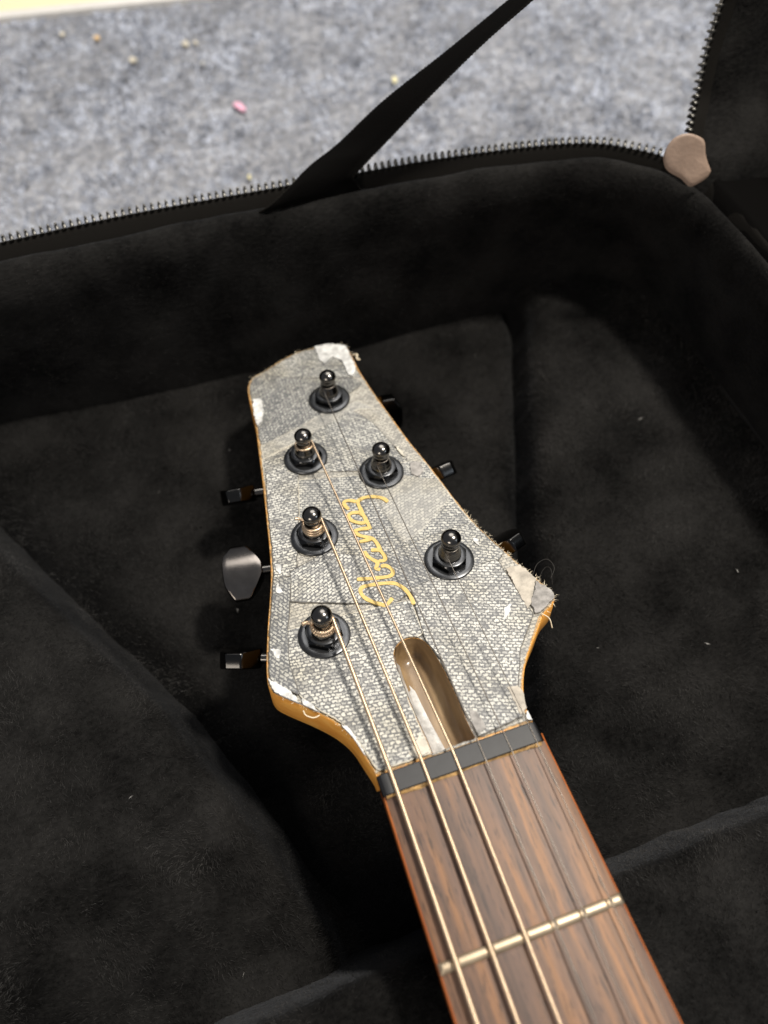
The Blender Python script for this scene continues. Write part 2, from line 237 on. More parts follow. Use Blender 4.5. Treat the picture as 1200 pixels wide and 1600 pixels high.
# ------------------------------------------------------------------ mesh helpers
def link(o, parent=None):
    sc.collection.objects.link(o)
    if parent is not None: o.parent = parent
    return o
def mesh(name, V, F, m, parent=None, smooth=False, uv=None):
    me = bpy.data.meshes.new(name)
    V = (np.asarray(V, float)*S)
    me.from_pydata(V.tolist(), [], [list(f) for f in F])
    me.materials.append(m)
    if smooth: me.polygons.foreach_set('use_smooth', [True]*len(me.polygons))
    if uv is not None:
        lay = me.uv_layers.new(name='UVMap')
        idx = np.zeros(len(me.loops), dtype=np.int32); me.loops.foreach_get('vertex_index', idx)
        lay.data.foreach_set('uv', np.asarray(uv, float)[idx].ravel())
    me.update()
    return link(bpy.data.objects.new(name, me), parent)
def fast_tris(name, V, m, parent=None, tone=None):
    """V: (n,3,3) loose triangles"""
    n = len(V); me = bpy.data.meshes.new(name)
    me.vertices.add(n*3); me.vertices.foreach_set('co', (V.reshape(-1)*S).astype(np.float32))
    me.loops.add(n*3); me.loops.foreach_set('vertex_index', np.arange(n*3, dtype=np.int32))
    me.polygons.add(n); me.polygons.foreach_set('loop_start', np.arange(0, n*3, 3, dtype=np.int32))
    me.polygons.foreach_set('loop_total', np.full(n, 3, dtype=np.int32))
    me.materials.append(m)
    if tone is not None:
        a = me.attributes.new('tone', 'FLOAT', 'FACE'); a.data.foreach_set('value', tone.astype(np.float32))
    me.update(calc_edges=True); me.validate()
    o = link(bpy.data.objects.new(name, me), parent); o['kind'] = 'stuff'; return o
def bm_obj(name, bm, m, parent=None, smooth=True, angle=40):
    bmesh.ops.recalc_face_normals(bm, faces=bm.faces)
    me = bpy.data.meshes.new(name); bm.to_mesh(me); bm.free()
    me.transform(Matrix.Scale(S, 4)); me.materials.append(m)
    if smooth:
        me.polygons.foreach_set('use_smooth', [True]*len(me.polygons)); me.set_sharp_from_angle(angle=math.radians(angle))
    return link(bpy.data.objects.new(name, me), parent)
def resample(pts, step, closed=True):
    P = np.asarray(pts, float)
    if closed: P = np.vstack([P, P[:1]])
    d = np.r_[0, np.cumsum(np.linalg.norm(np.diff(P, axis=0), axis=1))]
    n = max(3, int(d[-1]/step)); t = np.linspace(0, d[-1], n+1)
    if closed: t = t[:-1]
    return np.stack([np.interp(t, d, P[:, k]) for k in range(P.shape[1])], 1)
def catmull(pts, per=8, closed=False):
    P = np.asarray(pts, float); n = len(P); out = []
    rng_ = range(n if closed else n-1)
    for i in rng_:
        p0 = P[(i-1) % n] if closed or i > 0 else 2*P[0]-P[1]
        p1, p2 = P[i], P[(i+1) % n]
        p3 = P[(i+2) % n] if closed or i+2 < n else 2*P[-1]-P[-2]
        for k in range(per):
            t = k/per
            out.append(0.5*((2*p1)+(-p0+p2)*t+(2*p0-5*p1+4*p2-p3)*t*t+(-p0+3*p1-3*p2+p3)*t**3))
    if not closed: out.append(P[-1])
    return np.array(out)
def seg_dist(Q, poly, closed=True):
    A = np.asarray(poly, float); B = np.roll(A, -1, 0)
    if not closed: A, B = A[:-1], B[:-1]
    best = np.full(len(Q), 1e9); near = np.zeros((len(Q), 2))
    for a, b in zip(A, B):
        ab = b-a; t = np.clip(((Q-a)@ab)/max(ab@ab, 1e-9), 0, 1); c = a+t[:, None]*ab
        d = np.linalg.norm(Q-c, axis=1); k = d < best; best[k] = d[k]; near[k] = c[k]
    return best, near
def inside(Q, poly):
    A = np.asarray(poly, float); B = np.roll(A, -1, 0); r = np.zeros(len(Q), bool)
    for (x1, y1), (x2, y2) in zip(A, B):
        c = ((y1 > Q[:, 1]) != (y2 > Q[:, 1]))
        xi = (x2-x1)*(Q[:, 1]-y1)/((y2-y1) if abs(y2-y1) > 1e-9 else 1e-9)+x1
        r ^= c & (Q[:, 0] < xi)
    return r
def sdf(Q, poly):
    d, _ = seg_dist(Q, poly); return np.where(inside(Q, poly), d, -d)
def prism(name, poly, h0, h1, m, parent, hole=None, ang=0.0, bevel=0.0):
    P = [tuple(p) for p in poly]; loops = [[Vector((x, y, 0)) for x, y in P]]
    if hole is not None: loops.append([Vector((x, y, 0)) for x, y in hole]); P = P+[tuple(p) for p in hole]
    tri = tessellate_polygon(loops); n = len(P); a = np.array(P)
    V = np.vstack([np.c_[a, np.full(n, h1)], np.c_[a, np.full(n, h0)]])
    F = []
    for t in tri:
        p, q, r = a[t[0]], a[t[1]], a[t[2]]
        cr = (q[0]-p[0])*(r[1]-p[1])-(q[1]-p[1])*(r[0]-p[0])
        F.append(t if cr > 0 else t[::-1])
    o = 0
    for lp in loops:
        k = len(lp)
        for i in range(k):
            i0, i1 = o+i, o+(i+1) % k; F.append((i0, i1, i1+n, i0+n))
        o += k
    ca, sa = math.cos(ang), math.sin(ang); uv = np.c_[V[:, 0]*ca-V[:, 1]*sa, V[:, 0]*sa+V[:, 1]*ca]
    return mesh(name, V, F, m, parent, uv=uv)
def tube(path, rad, seg=8, cap=True):
    P = np.asarray(path, float); n = len(P); rad = np.broadcast_to(np.asarray(rad, float), (n,))
    T = np.gradient(P, axis=0); T /= np.linalg.norm(T, axis=1)[:, None]
    u = np.cross(T[0], [0.13, 0.21, 0.97]); 
    if np.linalg.norm(u) < 1e-3: u = np.cross(T[0], [1, 0, 0])
    V = []; F = []
    for i in range(n):
        u = u-T[i]*(u@T[i]); u /= np.linalg.norm(u); v = np.cross(T[i], u)
        for k in range(seg):
            a = 2*math.pi*k/seg; V.append(P[i]+rad[i]*(math.cos(a)*u+math.sin(a)*v))
    for i in range(n-1):
        for k in range(seg):
            F.append((i*seg+k, i*seg+(k+1) % seg, (i+1)*seg+(k+1) % seg, (i+1)*seg+k))
    if cap: F.append(tuple(range(seg))[::-1]); F.append(tuple((n-1)*seg+k for k in range(seg)))
    return np.array(V), F
def lathe(prof, seg=32):
    V = []; F = []; n = len(prof)
    for r, z in prof:
        for k in range(seg):
            a = 2*math.pi*k/seg; V.append((r*math.cos(a), r*math.sin(a), z))
    for i in range(n-1):
        for k in range(seg):
            F.append((i*seg+k, i*seg+(k+1) % seg, (i+1)*seg+(k+1) % seg, (i+1)*seg+k))
    F.append(tuple((n-1)*seg+k for k in range(seg))); F.append(tuple(range(seg))[::-1])
    return V, F
def sharp(o, ang=35):
    o.data.polygons.foreach_set('use_smooth', [True]*len(o.data.polygons)); o.data.set_sharp_from_angle(angle=math.radians(ang)); return o
def thing(name, label, cat, loc=(0, 0, 0), group=None):
    o = link(bpy.data.objects.new(name, None)); o.location = Vector(loc)*S; o.empty_display_size = 0.01
    o['label'] = label; o['category'] = cat
    if group: o['group'] = group
    return o
def vnoise(x, y, seed=0):
    """smooth value noise, ~unit cells"""
    xi, yi = np.floor(x).astype(int), np.floor(y).astype(int); fx, fy = x-xi, y-yi
    fx = fx*fx*(3-2*fx); fy = fy*fy*(3-2*fy)
    def h(a, b):
        v = np.sin(a*127.1+b*311.7+seed*74.7)*43758.5453; return v-np.floor(v)
    return (h(xi, yi)*(1-fx)+h(xi+1, yi)*fx)*(1-fy)+(h(xi, yi+1)*(1-fx)+h(xi+1, yi+1)*fx)*fy-0.5
def fbm(x, y, seed=0): return vnoise(x, y, seed)+0.5*vnoise(x*2.1, y*2.1, seed+1)+0.25*vnoise(x*4.3, y*4.3, seed+2)

# ------------------------------------------------------------------ room floor
def grid_patch(name, x0, x1, y0, y1, z, m, step=10, amp=0.0):
    xs = np.arange(x0, x1+step, step); ys = np.arange(y0, y1+step, step); X, Y = np.meshgrid(xs, ys)
    Z = z+amp*fbm(X/14, Y/14, 3); nx = len(xs)
    F = [(j*nx+i, j*nx+i+1, (j+1)*nx+i+1, (j+1)*nx+i) for j in range(len(ys)-1) for i in range(nx-1)]
    return mesh(name, np.c_[X.ravel(), Y.ravel(), Z.ravel()], F, m, smooth=True)
ZC = -85.0
cp = grid_patch('carpet', -900, 1300, -700, 1100, ZC-1.5, M['carpet'], 12, 1.6); cp['kind'] = 'structure'
e0, e1 = np.array(CARPETEDGE[0][:2]), np.array(CARPETEDGE[1][:2]); ed = (e1-e0)/np.linalg.norm(e1-e0); en = np.array([-ed[1], ed[0]])
def quad_slab(name, a, b, c, d, z0, z1, m):
    V = [(*p, z1) for p in (a, b, c, d)]+[(*p, z0) for p in (a, b, c, d)]
    o = mesh(name, V, [(0, 1, 2, 3), (0, 4, 5, 1), (1, 5, 6, 2), (2, 6, 7, 3), (3, 7, 4, 0)], m); o['kind'] = 'structure'; return o
A, B = e0-ed*700, e1+ed*1000
quad_slab('edge_strip', A, B, B+en*9, A+en*9, ZC-4, ZC+2.0, M['strip'])
quad_slab('board_floor', A+en*9, B+en*9, B+en*600, A+en*600, ZC-4, ZC+1.2, M['cream_floor'])
# carpet pile: curled tufts in front of the board floor
def carpet_pile(n):
    x = rng.uniform(-190, 480, n); y = rng.uniform(185, 660, n)
    keep = ((np.c_[x, y]-e0)@en < -0.5) & ~((x < 170) & (y < 206))
    x, y = x[keep], y[keep]; n = len(x)
    clump = fbm(x/5.4, y/5.4, 11)+0.5*fbm(x/22., y/22., 12)
    a = rng.uniform(0, 2*math.pi, n); l = rng.uniform(2.2, 5.0, n); wd = rng.uniform(0.35, 0.8, n)
    b0 = np.c_[x, y, np.full(n, ZC-2.0)]; side = np.c_[np.cos(a), np.sin(a), np.zeros(n)]*wd[:, None]
    lean = np.c_[-np.sin(a), np.cos(a), rng.uniform(0.25, 1.1, n)]; lean /= np.linalg.norm(lean, axis=1)[:, None]
    tip = b0+lean*l[:, None]
    tone = np.clip(0.58+0.75*clump+rng.normal(0, 0.16, n), 0, 1)
    spark = rng.random(n) < 0.004; tone[spark] = 1.0
    return np.stack([b0-side, b0+side, tip], 1), tone
V, tone = carpet_pile(150000)
fast_tris('carpet_pile', V, M['carpet_fibre'], None, tone)

def blob(name, poly, z, th, m, label, cat, group=None):
    """a crumpled scrap: polygon with raised, uneven middle"""
    P = resample(poly, 1.2); c = P.mean(0); V = []; F = []; n = len(P)
    for r, h in ((1.0, 0.0), (0.93, th*0.8), (0.5, th), ):
        for i, q in enumerate(P):
            V.append((*(c+(q-c)*r), z+h+(random.uniform(-.5, .9)*th if r < 1 else 0)))
    V.append((*c, z+th*1.2))
    for k in range(2):
        for i in range(n): F.append((k*n+i, k*n+(i+1) % n, (k+1)*n+(i+1) % n, (k+1)*n+i))
    for i in range(n): F.append((2*n+i, 2*n+(i+1) % n, 3*n))
    o = mesh(name, V, F, m); o['label'] = label; o['category'] = cat
    if group: o['group'] = group
    return o
SCL = ['crumpled pink scrap lying on the grey carpet', 'pale yellow scrap on the carpet just left of the black strap', 'small yellowish scrap on the carpet just beyond the zipper rim',
       'round cream crumb nearest the left end of the board floor', 'orange crumb on the carpet near the board floor',
       'largest golden cream crumb, left in the pair on the carpet', 'cream crumb at the right end of the golden pair',
       'flat cream crumb below and left of the golden pair on the carpet', 'white crumb just below the right end of the golden pair']
for (k, poly), lab in zip(SCRAPS, SCL):
    poly = [tuple(np.mean(poly, 0)+(np.array(q)-np.mean(poly, 0))*(0.75 if k == 'pink' else 0.7)) for q in poly]
    blob('paper_scrap' if k in ('pink', 'yellow') else 'crumb', [p[:2] for p in poly], ZC+0.8, 0.9, M[k], lab, 'scrap' if k in ('pink', 'yellow') else 'crumb', 'scraps and crumbs on the carpet')

# ------------------------------------------------------------------ guitar case
case = thing('guitar_case', 'open black guitar case with plush lining, zipper rim and raised lid around the guitar neck', 'guitar case', (0, 60, ZC))
def cpart(o): o.parent = case; o.matrix_parent_inverse = case.matrix_basis.inverted() if False else Matrix.Translation(-case.location); return o

ZIP = [(-190, 206), (-140, 206.2), (-86.4, 206.2), (-42, 206.4), (15.5, 203.6), (76, 200.2), (125, 192.5), (146, 181), (156, 169.5), (161.5, 155), (162, 138), (161, 118), (161, 60), (161, -10), (161, -110)]
INN = [(-190, 191), (-140, 191.3), (-91, 191.4), (-45, 191.4), (12, 190.3), (75, 187.4), (121, 181.5), (138, 174.5), (147, 164.5), (152.5, 151), (154, 135), (155, 112), (155, 60), (155, -10), (155, -110)]
BAS = [(-190, 195), (-140, 195), (-115, 194), (-45, 188.5), (10, 186.5), (75, 187), (124, 189), (146, 187), (159, 177), (166, 160), (167.5, 140), (168, 115), (168, 60), (168, -10), (168, -110)]
zp, ip, bp = (catmull(a, 12) for a in (ZIP, INN, BAS)); npth = len(zp)
def ring(t, z):                             # between zipper line and inner lip
    return np.c_[zp*(1-t)+ip*t, np.full(npth, z)]
def sweep(name, rings, m, parent, jitter=0.0, seed=0):
    R_ = [r.copy() for r in rings]; V = np.vstack(R_)
    if jitter:
        V[:, 2] += jitter*fbm(V[:, 0]/17+seed, V[:, 1]/17+V[:, 2]/13, seed)
        V[:, 1] += jitter*0.8*fbm(V[:, 0]/21+5, V[:, 2]/15+seed, seed+4)
    n = len(rings[0])
    F = [(k*n+i, k*n+i+1, (k+1)*n+i+1, (k+1)*n+i) for k in range(len(rings)-1) for i in range(n-1)]
    return cpart(mesh(name, V, F, m, None, smooth=True))
lip = [ring(0.34, 8.0), ring(0.36, 11.0), ring(0.42, 12.3), ring(0.55, 12.6), ring(0.70, 12.0), ring(0.85, 9.6), ring(0.96, 6.0), ring(1.03, 1.0)]
wallr = []
for k in range(1, 13):
    s = k/12; q = ip*(1-s)+bp*s; bul = math.sin(s*math.pi)
    wallr.append(np.c_[q, np.full(npth, 1.0-66*s)])
lining = sweep('wall_lining', lip+wallr, M['plush'], case, 1.3, 2)
tape = sweep('zipper_tape', [ring(0.36, 9.2), ring(0.27, 11.2), ring(0.12, 13.6), ring(0.0, 15.0), ring(-0.05, 14.8), ring(0.0, 12.0)], M['tape'], case)
out_r = [ring(-0.02, 12.0)]
for off, z in ((0.10, 8), (0.45, 2), (0.6, -20), (0.62, -60), (0.45, -80), (0.2, ZC+0.5)):
    out_r.append(ring(-off, z))
sweep('outer_shell', out_r, M['shell'], case)

# zipper teeth: one block each, sub-parts of the tape
def tooth_mesh():
    bm = bmesh.new()
    for (sx, sy, sz, cx_, cy_, cz_) in ((0.62, 1.6, 0.8, 0, 0.2, 0.0), (0.42, 0.7, 1.15, 0, 1.45, 0.15)):
        r = bmesh.ops.create_cube(bm, size=1.0)
        for v in r['verts']: v.co = Vector((v.co.x*sx*2, v.co.y*sy*2*0.62, v.co.z*sz*2))+Vector((cx_, cy_, cz_))
    bmesh.ops.bevel(bm, geom=[e for e in bm.edges], offset=0.16, segments=1, affect='EDGES')
    o = bm_obj('zipper_tooth', bm, M['tooth'], None, True, 50); return o
tooth0 = tooth_mesh(); first = True
def put_tooth(p, tang, outw, parent):
    global first
    o = tooth0 if first else tooth0.copy()
    if not first: sc.collection.objects.link(o)
    first = False
    t = Vector(tang).normalized(); y = Vector(outw); y = (y-t*(y@t)).normalized(); z = t.cross(y)
    if z.z < 0: t = -t; z = -z
    Mx = Matrix((t, y, z)).transposed().to_4x4(); Mx.translation = Vector(p)*S
    o.parent = parent; o.matrix_basis = Matrix.Translation(-case.location) @ Mx if False else Mx
    return o
cut = 8*12+3                                 # the case zipper ends under the leather tab
zl = np.c_[zp[:cut+1], np.full(cut+1, 15.6)]
zt = resample(zl, 2.55, closed=False); tg = np.gradient(zt, axis=0)
for p, t in zip(zt, tg):
    if p[0] < -135: continue
    put_tooth(p, t, (-t[1], t[0], 1.1), tape)

# padding inside the case
def field(name, poly, top, r, zbot, parent, step=1.3, wob=0.9, seed=0, slope=3.2, m='plush'):
    P = np.asarray(poly, float); x0, y0 = P.min(0)-9; x1, y1 = P.max(0)+9
    xs = np.arange(x0, x1, step); ys = np.arange(y0, y1, step); X, Y = np.meshgrid(xs, ys); Q = np.c_[X.ravel(), Y.ravel()]
    d = sdf(Q, P)+0.9*fbm(Q[:, 0]/9, Q[:, 1]/9, seed+9)
    z = top(Q[:, 0], Q[:, 1]) if callable(top) else np.full(len(Q), float(top))
    z = z+wob*fbm(Q[:, 0]/24, Q[:, 1]/24, seed)+0.35*fbm(Q[:, 0]/6, Q[:, 1]/6, seed+5)
    t = np.clip(1-d/r, 0, 1); drop = r*0.9*(1-np.sqrt(np.clip(1-t*t, 0, 1)))
    z = z-drop-np.where(d < 0, -d*slope, 0)
    z = np.maximum(z, zbot)
    nx = len(xs); ok = (d > -9).reshape(X.shape)
    Fm = ok[:-1, :-1] & ok[1:, :-1] & ok[:-1, 1:] & ok[1:, 1:]
    J, I = np.nonzero(Fm); F = np.c_[J*nx+I, J*nx+I+1, (J+1)*nx+I+1, (J+1)*nx+I]
    used = np.unique(F); re = -np.ones(len(Q), int); re[used] = np.arange(len(used))
    return cpart(mesh(name, np.c_[Q, z][used], re[F], M[m], None, smooth=True))
LP = [(-200, 215), (-166, 213), (-113.7, 121), (-72.7, 51.5), (-52, 3), (-46, -12), (-42, -22), (-40, -70), (-200, -70)]
RP = [(118, 215), (111.5, 176), (93.5, 134), (54, 46), (36, 8), (18, -10), (8, -36), (200, -36), (200, 215)]
def floor_z(x, y):
    Q = np.c_[x, y]; dl = -sdf(Q, LP); dr = -sdf(Q, RP)
    g = 16*np.exp(-(np.clip(dl, 0, 99)/10)**2)+11*np.exp(-(np.clip(dr, 0, 99)/6)**2)
    return -61-g-6*np.clip((6-y)/20, 0, 1)
def left_top(x, y): return -38-18*np.clip((10+5*vnoise(x/12, y/12, 2)-y)/32, 0, 1)  # front slope shaped to stand in for a shadow cast across the pad
def right_top(x, y): return -48-13*np.clip((24-y)/46, 0, 1)  # slope shaped likewise, to darken the pad towards the cradle
def cradle_top(x, y): return -27+0*x
fl = field('floor_lining', [(-190, 200), (175, 200), (175, -45), (-190, -45)], floor_z, 1, -90, case, 1.8, 0.8, 1)
lp_ = field('side_pad', LP, left_top, 11, -76, case, 1.25, 1.2, 4)
rp_ = field('side_pad', RP, right_top, 11, -76, case, 1.25, 1.2, 6)
cr_ = field('neck_cradle', [(-200, -110), (175, -110), (175, -31), (96, -31.5), (30, -32.2), (-30, -33), (-68, -34), (-200, -36)], cradle_top, 9, -75, case, 1.0, 0.9, 8, 7.0)

def pile(name, src, dens, length, parent, ylo=-75, seed=0, bbox=None):
    me = src.data; me.calc_loop_triangles(); nt_ = len(me.loop_triangles)
    ti = np.zeros(nt_*3, np.int32); me.loop_triangles.foreach_get('vertices', ti); co = np.zeros(len(me.vertices)*3, np.float32); me.vertices.foreach_get('co', co)
    co = co.reshape(-1, 3).astype(float)/S; tri = co[ti.reshape(-1, 3)]
    c = tri.mean(1); tri = tri[(c[:, 1] > ylo) & (c[:, 0] > -150) & (c[:, 0] < 200)]
    cr = np.cross(tri[:, 1]-tri[:, 0], tri[:, 2]-tri[:, 0]); ar = np.linalg.norm(cr, axis=1)/2; nn = cr/(2*ar[:, None]+1e-9)
    flip = nn[:, 2] < -0.2; nn[flip] *= -1
    g = np.random.default_rng(seed); n = int(ar.sum()*dens); k = g.choice(len(tri), n, p=ar/ar.sum())
    u, v = g.random(n), g.random(n); f_ = u+v > 1; u[f_], v[f_] = 1-u[f_], 1-v[f_]
    p = tri[k, 0]+(tri[k, 1]-tri[k, 0])*u[:, None]+(tri[k, 2]-tri[k, 0])*v[:, None]; no = nn[k]
    if name == 'wall_pile':                   # the lining faces the inside of the case
        inn = np.array([0, 60, 0])-p; inn[:, 2] = 12; s = (no*inn).sum(1) < 0; no[s] *= -1
    a = 2.2*math.pi*fbm(p[:, 0]/26, p[:, 1]/26+p[:, 2]/26, seed)+g.normal(0, 0.7, n)
    nap = np.c_[np.cos(a), np.sin(a), g.normal(0, .2, n)]
    d = no*g.uniform(0.35, 1.0, n)[:, None]+nap*g.uniform(0.4, 1.0, n)[:, None]; d /= np.linalg.norm(d, axis=1)[:, None]
    sd = np.cross(d, g.normal(0, 1, (n, 3))); sd /= np.linalg.norm(sd, axis=1)[:, None]
    ln = length*g.uniform(0.5, 1.2, n)*np.clip(no[:, 2]*1.2, 0.35, 1); b0 = p-no*0.15
    Vt = np.stack([b0-sd*0.075, b0+sd*0.075, b0+d*ln[:, None]], 1)
    return cpart(fast_tris(name, Vt, M['pile'], None))
pile('floor_pile', fl, 3.0, 2.0, case, seed=1); pile('pad_pile', lp_, 3.0, 2.1, case, seed=2); pile('pad_pile', rp_, 2.8, 2.1, case, seed=3)
pile('cradle_pile', cr_, 3.2, 2.0, case, seed=4); pile('wall_pile', lining, 0.9, 1.9, case, seed=5)

# lint caught in the plush
LV = []
for k in range(26):
    if k < 2: p = np.array(LINT[k])
    else: p = np.array([rng.uniform(-120, 130), rng.uniform(-30, 170), -36.0]); 
    for s in range(2):
        d = rng.normal(0, 1, 3)*(0.9 if k == 0 else 0.4); e = rng.normal(0, 1, 3)*(0.35 if k == 0 else 0.15)
        LV.append((p+d, p-d, p+e))
# drop lint on to the pads
LV = np.array(LV)
def surf_z(x, y):
    q = np.array([[x, y]])
    z = float(floor_z(q[:, 0], q[:, 1])[0])
    if sdf(q, LP)[0] > 2: z = float(left_top(q[:, 0], q[:, 1])[0])
    if sdf(q, RP)[0] > 2: z = float(right_top(q[:, 0], q[:, 1])[0])
    return z
for i in range(4, len(LV)):
    c = LV[i].mean(0); LV[i, :, 2] += surf_z(c[0], c[1])+2.0-c[2]
cpart(fast_tris('lint', LV, simple('pale_lint', (0.42, 0.41, 0.39), 0.8), None))

# lid, opened upright on the right of the case
lz = catmull(LIDZIP, 6); ex = np.array([[173.5, 199.5, 66], [179, 202.5, 85], [186, 204.5, 115], [194, 205.5, 160], [201, 206, 205]])
lz = np.vstack([lz, catmull(np.vstack([lz[-1:], ex]), 6)[1:]])
low = np.array([[155, 150, 20], [157.5, 163, 21.5]]); lrim = np.vstack([[[152.5, 158, 6], [153.2, 163, 16]], lz])
nl = len(lrim)
def lsweep(name, offs, m):
    V = np.vstack([lrim+np.array(o) for o in offs]); n = nl
    F = [(k*n+i, k*n+i+1, (k+1)*n+i+1, (k+1)*n+i) for k in range(len(offs)-1) for i in range(n-1)]
    return cpart(mesh(name, V, F, m, None, smooth=True))
ltape = lsweep('zipper_tape', [(0, 0, 0), (1.2, -1.2, -0.2), (3.2, -2.6, -0.6), (5.5, -3.2, -1.2)], M['tape'])
lsweep('lid_lining', [(3.4, -2.9, -1), (5.0, -5.0, -1), (8, -6.5, -1.5), (13, -6.0, -2), (20, -5, -3), (34, -4, -5), (47, -6, -6)], M['plush'])
lsweep('lid_shell', [(0.3, 0.2, 0), (3, 5, 0), (15, 8, -1), (40, 8, -4), (52, 2, -6)], M['shell'])
# lid panel (the inside of the top) and the hinge wall below it
pan = [];
for t in np.linspace(0, 1, 16):
    y = 206-330*t
    for z in np.linspace(-5, 205, 12):
        pan.append((203+ (z-5)*0.19+1.5*math.sin(t*9), y, z))
F = [(i*12+k, i*12+k+1, (i+1)*12+k+1, (i+1)*12+k) for i in range(15) for k in range(11)]
cpart(mesh('lid_panel', pan, F, M['plush'], None, smooth=True))
hp = []
hy = np.linspace(205, -110, 34)
hx = np.interp(hy, [-110, 60, 120, 140, 158, 166, 205], [160, 160, 160.5, 161.5, 160.5, 162, 196])
for x_, y_ in zip(hx, hy):
    for dx, z in ((-1.5, 11), (0.5, 15), (2.5, 15.5), (6, 14), (14, 12), (60 if y_ < 166 else 60-(y_-166)*0.85, 4)): hp.append((x_+dx, y_, z))
F = [(i*6+k, i*6+k+1, (i+1)*6+k+1, (i+1)*6+k) for i in range(33) for k in range(5)]
cpart(mesh('hinge_cloth', hp, F, M['strap'], None, smooth=True))
lt = resample(lz, 2.55, closed=False); tg = np.gradient(lt, axis=0)
for p, t in zip(lt[2:], tg[2:]):
    if p[2] > 120: break
    put_tooth(p, t, (-1, 0.35, 0.2), ltape)

# lid strap
sl, sr = catmull(STRAPL, 8), catmull(STRAPR, 8)
upL = np.array(STRAPL[0])+np.array([[95, 3, 66], [47, 1, 32]]); upR = np.array(STRAPR[0])+np.array([[95, 0, 66], [47, 0, 32]])
sl = np.vstack([catmull(np.vstack([upL, STRAPL[:1]]), 6)[:-1], sl]); sr = np.vstack([catmull(np.vstack([upR, STRAPR[:1]]), 6)[:-1], sr])
ns = len(sl); Vs = []; wN = 6
nrm = np.cross(np.gradient(sl, axis=0), sr-sl); nrm /= np.linalg.norm(nrm, axis=1)[:, None]
for side in (0.6, -0.6):
    for k in range(wN+1):
        t = k/wN; Vs.append(sl*(1-t)+sr*t+nrm*(side*(1 if 0 < k < wN else 0.55)))
Vs = np.vstack(Vs); F = []
def sidx(layer, k, i): return (layer*(wN+1)+k)*ns+i
for i in range(ns-1):
    for k in range(wN):
        F.append((sidx(0, k, i), sidx(0, k+1, i), sidx(0, k+1, i+1), sidx(0, k, i+1))); F.append((sidx(1, k, i), sidx(1, k, i+1), sidx(1, k+1, i+1), sidx(1, k+1, i)))
    for k in (0, wN): F.append((sidx(0, k, i), sidx(0, k, i+1), sidx(1, k, i+1), sidx(1, k, i)))
strap = cpart(mesh('lid_strap', Vs, F, M['strap'], None, smooth=True))
# selvedge loops woven along both strap edges
SV, SF = [], []
for edge in (sl, sr):
    e_ = resample(edge, 0.25, closed=False); rad = 0.36+0.10*np.sin(np.arange(len(e_))*2*math.pi*0.25/1.2)
    v, f = tube(e_, rad, 6); off = len(SV); SV += list(v); SF += [tuple(q+off for q in ff) for ff in f]
o = mesh('selvedge', SV, SF, M['tape'], strap, smooth=True)

# leather tab over the zipper end
T2 = resample(catmull(TAB, 4, closed=True), 1.2); c = T2.mean(0); n = len(T2); Vt = []; F = []
for r, h in ((1.0, -1.0), (1.0, 0.0), (0.96, 0.55), (0.80, 0.9), (0.4, 1.1)):
    for q in T2:
        w_ = c+(q-c)*r; crease = 0.5*math.exp(-((w_[0]-c[0])*0.75-(w_[1]-c[1])*0.65-1.5)**2/5)
        Vt.append((w_[0], w_[1], w_[2]+h-crease*(r < 0.9)))
Vt.append((c[0], c[1], c[2]+1.1))
for k in range(4):
    for i in range(n): F.append((k*n+i, k*n+(i+1) % n, (k+1)*n+(i+1) % n, (k+1)*n+i))
for i in range(n): F.append((4*n+i, 4*n+(i+1) % n, 5*n))
cpart(mesh('leather_tab', Vt, F, M['tab'], None, smooth=True))

# ------------------------------------------------------------------ electric guitar
ALPHA, Z0 = 0.172237, -1.9134
guitar = thing('electric_guitar', 'electric guitar headstock and rosewood neck with patched woven facing, lying in the plush case', 'guitar', (0, -20, -20))
def gpart(o): o.parent = guitar; o.matrix_parent_inverse = Matrix.Translation(-guitar.location); return o
HM = Matrix.Translation(Vector((0, 5, Z0))*S) @ Matrix.Rotation(-ALPHA, 4, 'X')      # headstock frame
def h2w(x, y, h): return np.array([x, 5+y*math.cos(ALPHA)+h*math.sin(ALPHA), Z0-y*math.sin(ALPHA)+h*math.cos(ALPHA)])

# headstock body: wood, top at h=0, rounded lower edge
OUT = resample(catmull(OUTLINE, 4), 1.3, closed=False); OUT = np.vstack([OUT])
SLOTP = resample(catmull(SLOT, 4), 1.0, closed=False)
def inset(P, d):
    Pn = np.roll(P, -1, 0)-np.roll(P, 1, 0); nrm_ = np.c_[Pn[:, 1], -Pn[:, 0]]; nrm_ /= np.linalg.norm(nrm_, axis=1)[:, None]
    ar = 0.5*np.sum(P[:, 0]*np.roll(P[:, 1], -1)-np.roll(P[:, 0], -1)*P[:, 1])
    return P-nrm_*d*(1 if ar > 0 else -1)
TH = 13.0
rings_ = [(0.25, 0.0), (0.0, -0.3), (0.0, -TH+3.2), (0.25, -TH+1.9), (0.9, -TH+0.8), (2.0, -TH+0.2), (3.0, -TH)]
n = len(OUT); V = []; F = []
for d, h in rings_:
    q = inset(OUT, d); V += [(x, y, h) for x, y in q]
for k in range(len(rings_)-1):
    for i in range(n): F.append((k*n+i, k*n+(i+1) % n, (k+1)*n+(i+1) % n, (k+1)*n+i))
top = [Vector((x, y, 0)) for x, y in inset(OUT, 0.25)]; hol = [Vector((x, y, 0)) for x, y in SLOTP]
nb = len(V); V += [(x, y, 0.0) for x, y in SLOTP]
for t in tessellate_polygon([top, hol]): F.append(tuple(i if i < n else nb+i-n for i in t))
F.append(tuple(range((len(rings_)-1)*n, len(rings_)*n)))
head = mesh('headstock', V, F, M['maple'], None); sharp(head, 50)
bmx = bmesh.new(); bmx.from_mesh(head.data); bmesh.ops.recalc_face_normals(bmx, faces=bmx.faces); bmx.to_mesh(head.data); bmx.free(); sharp(head, 50)
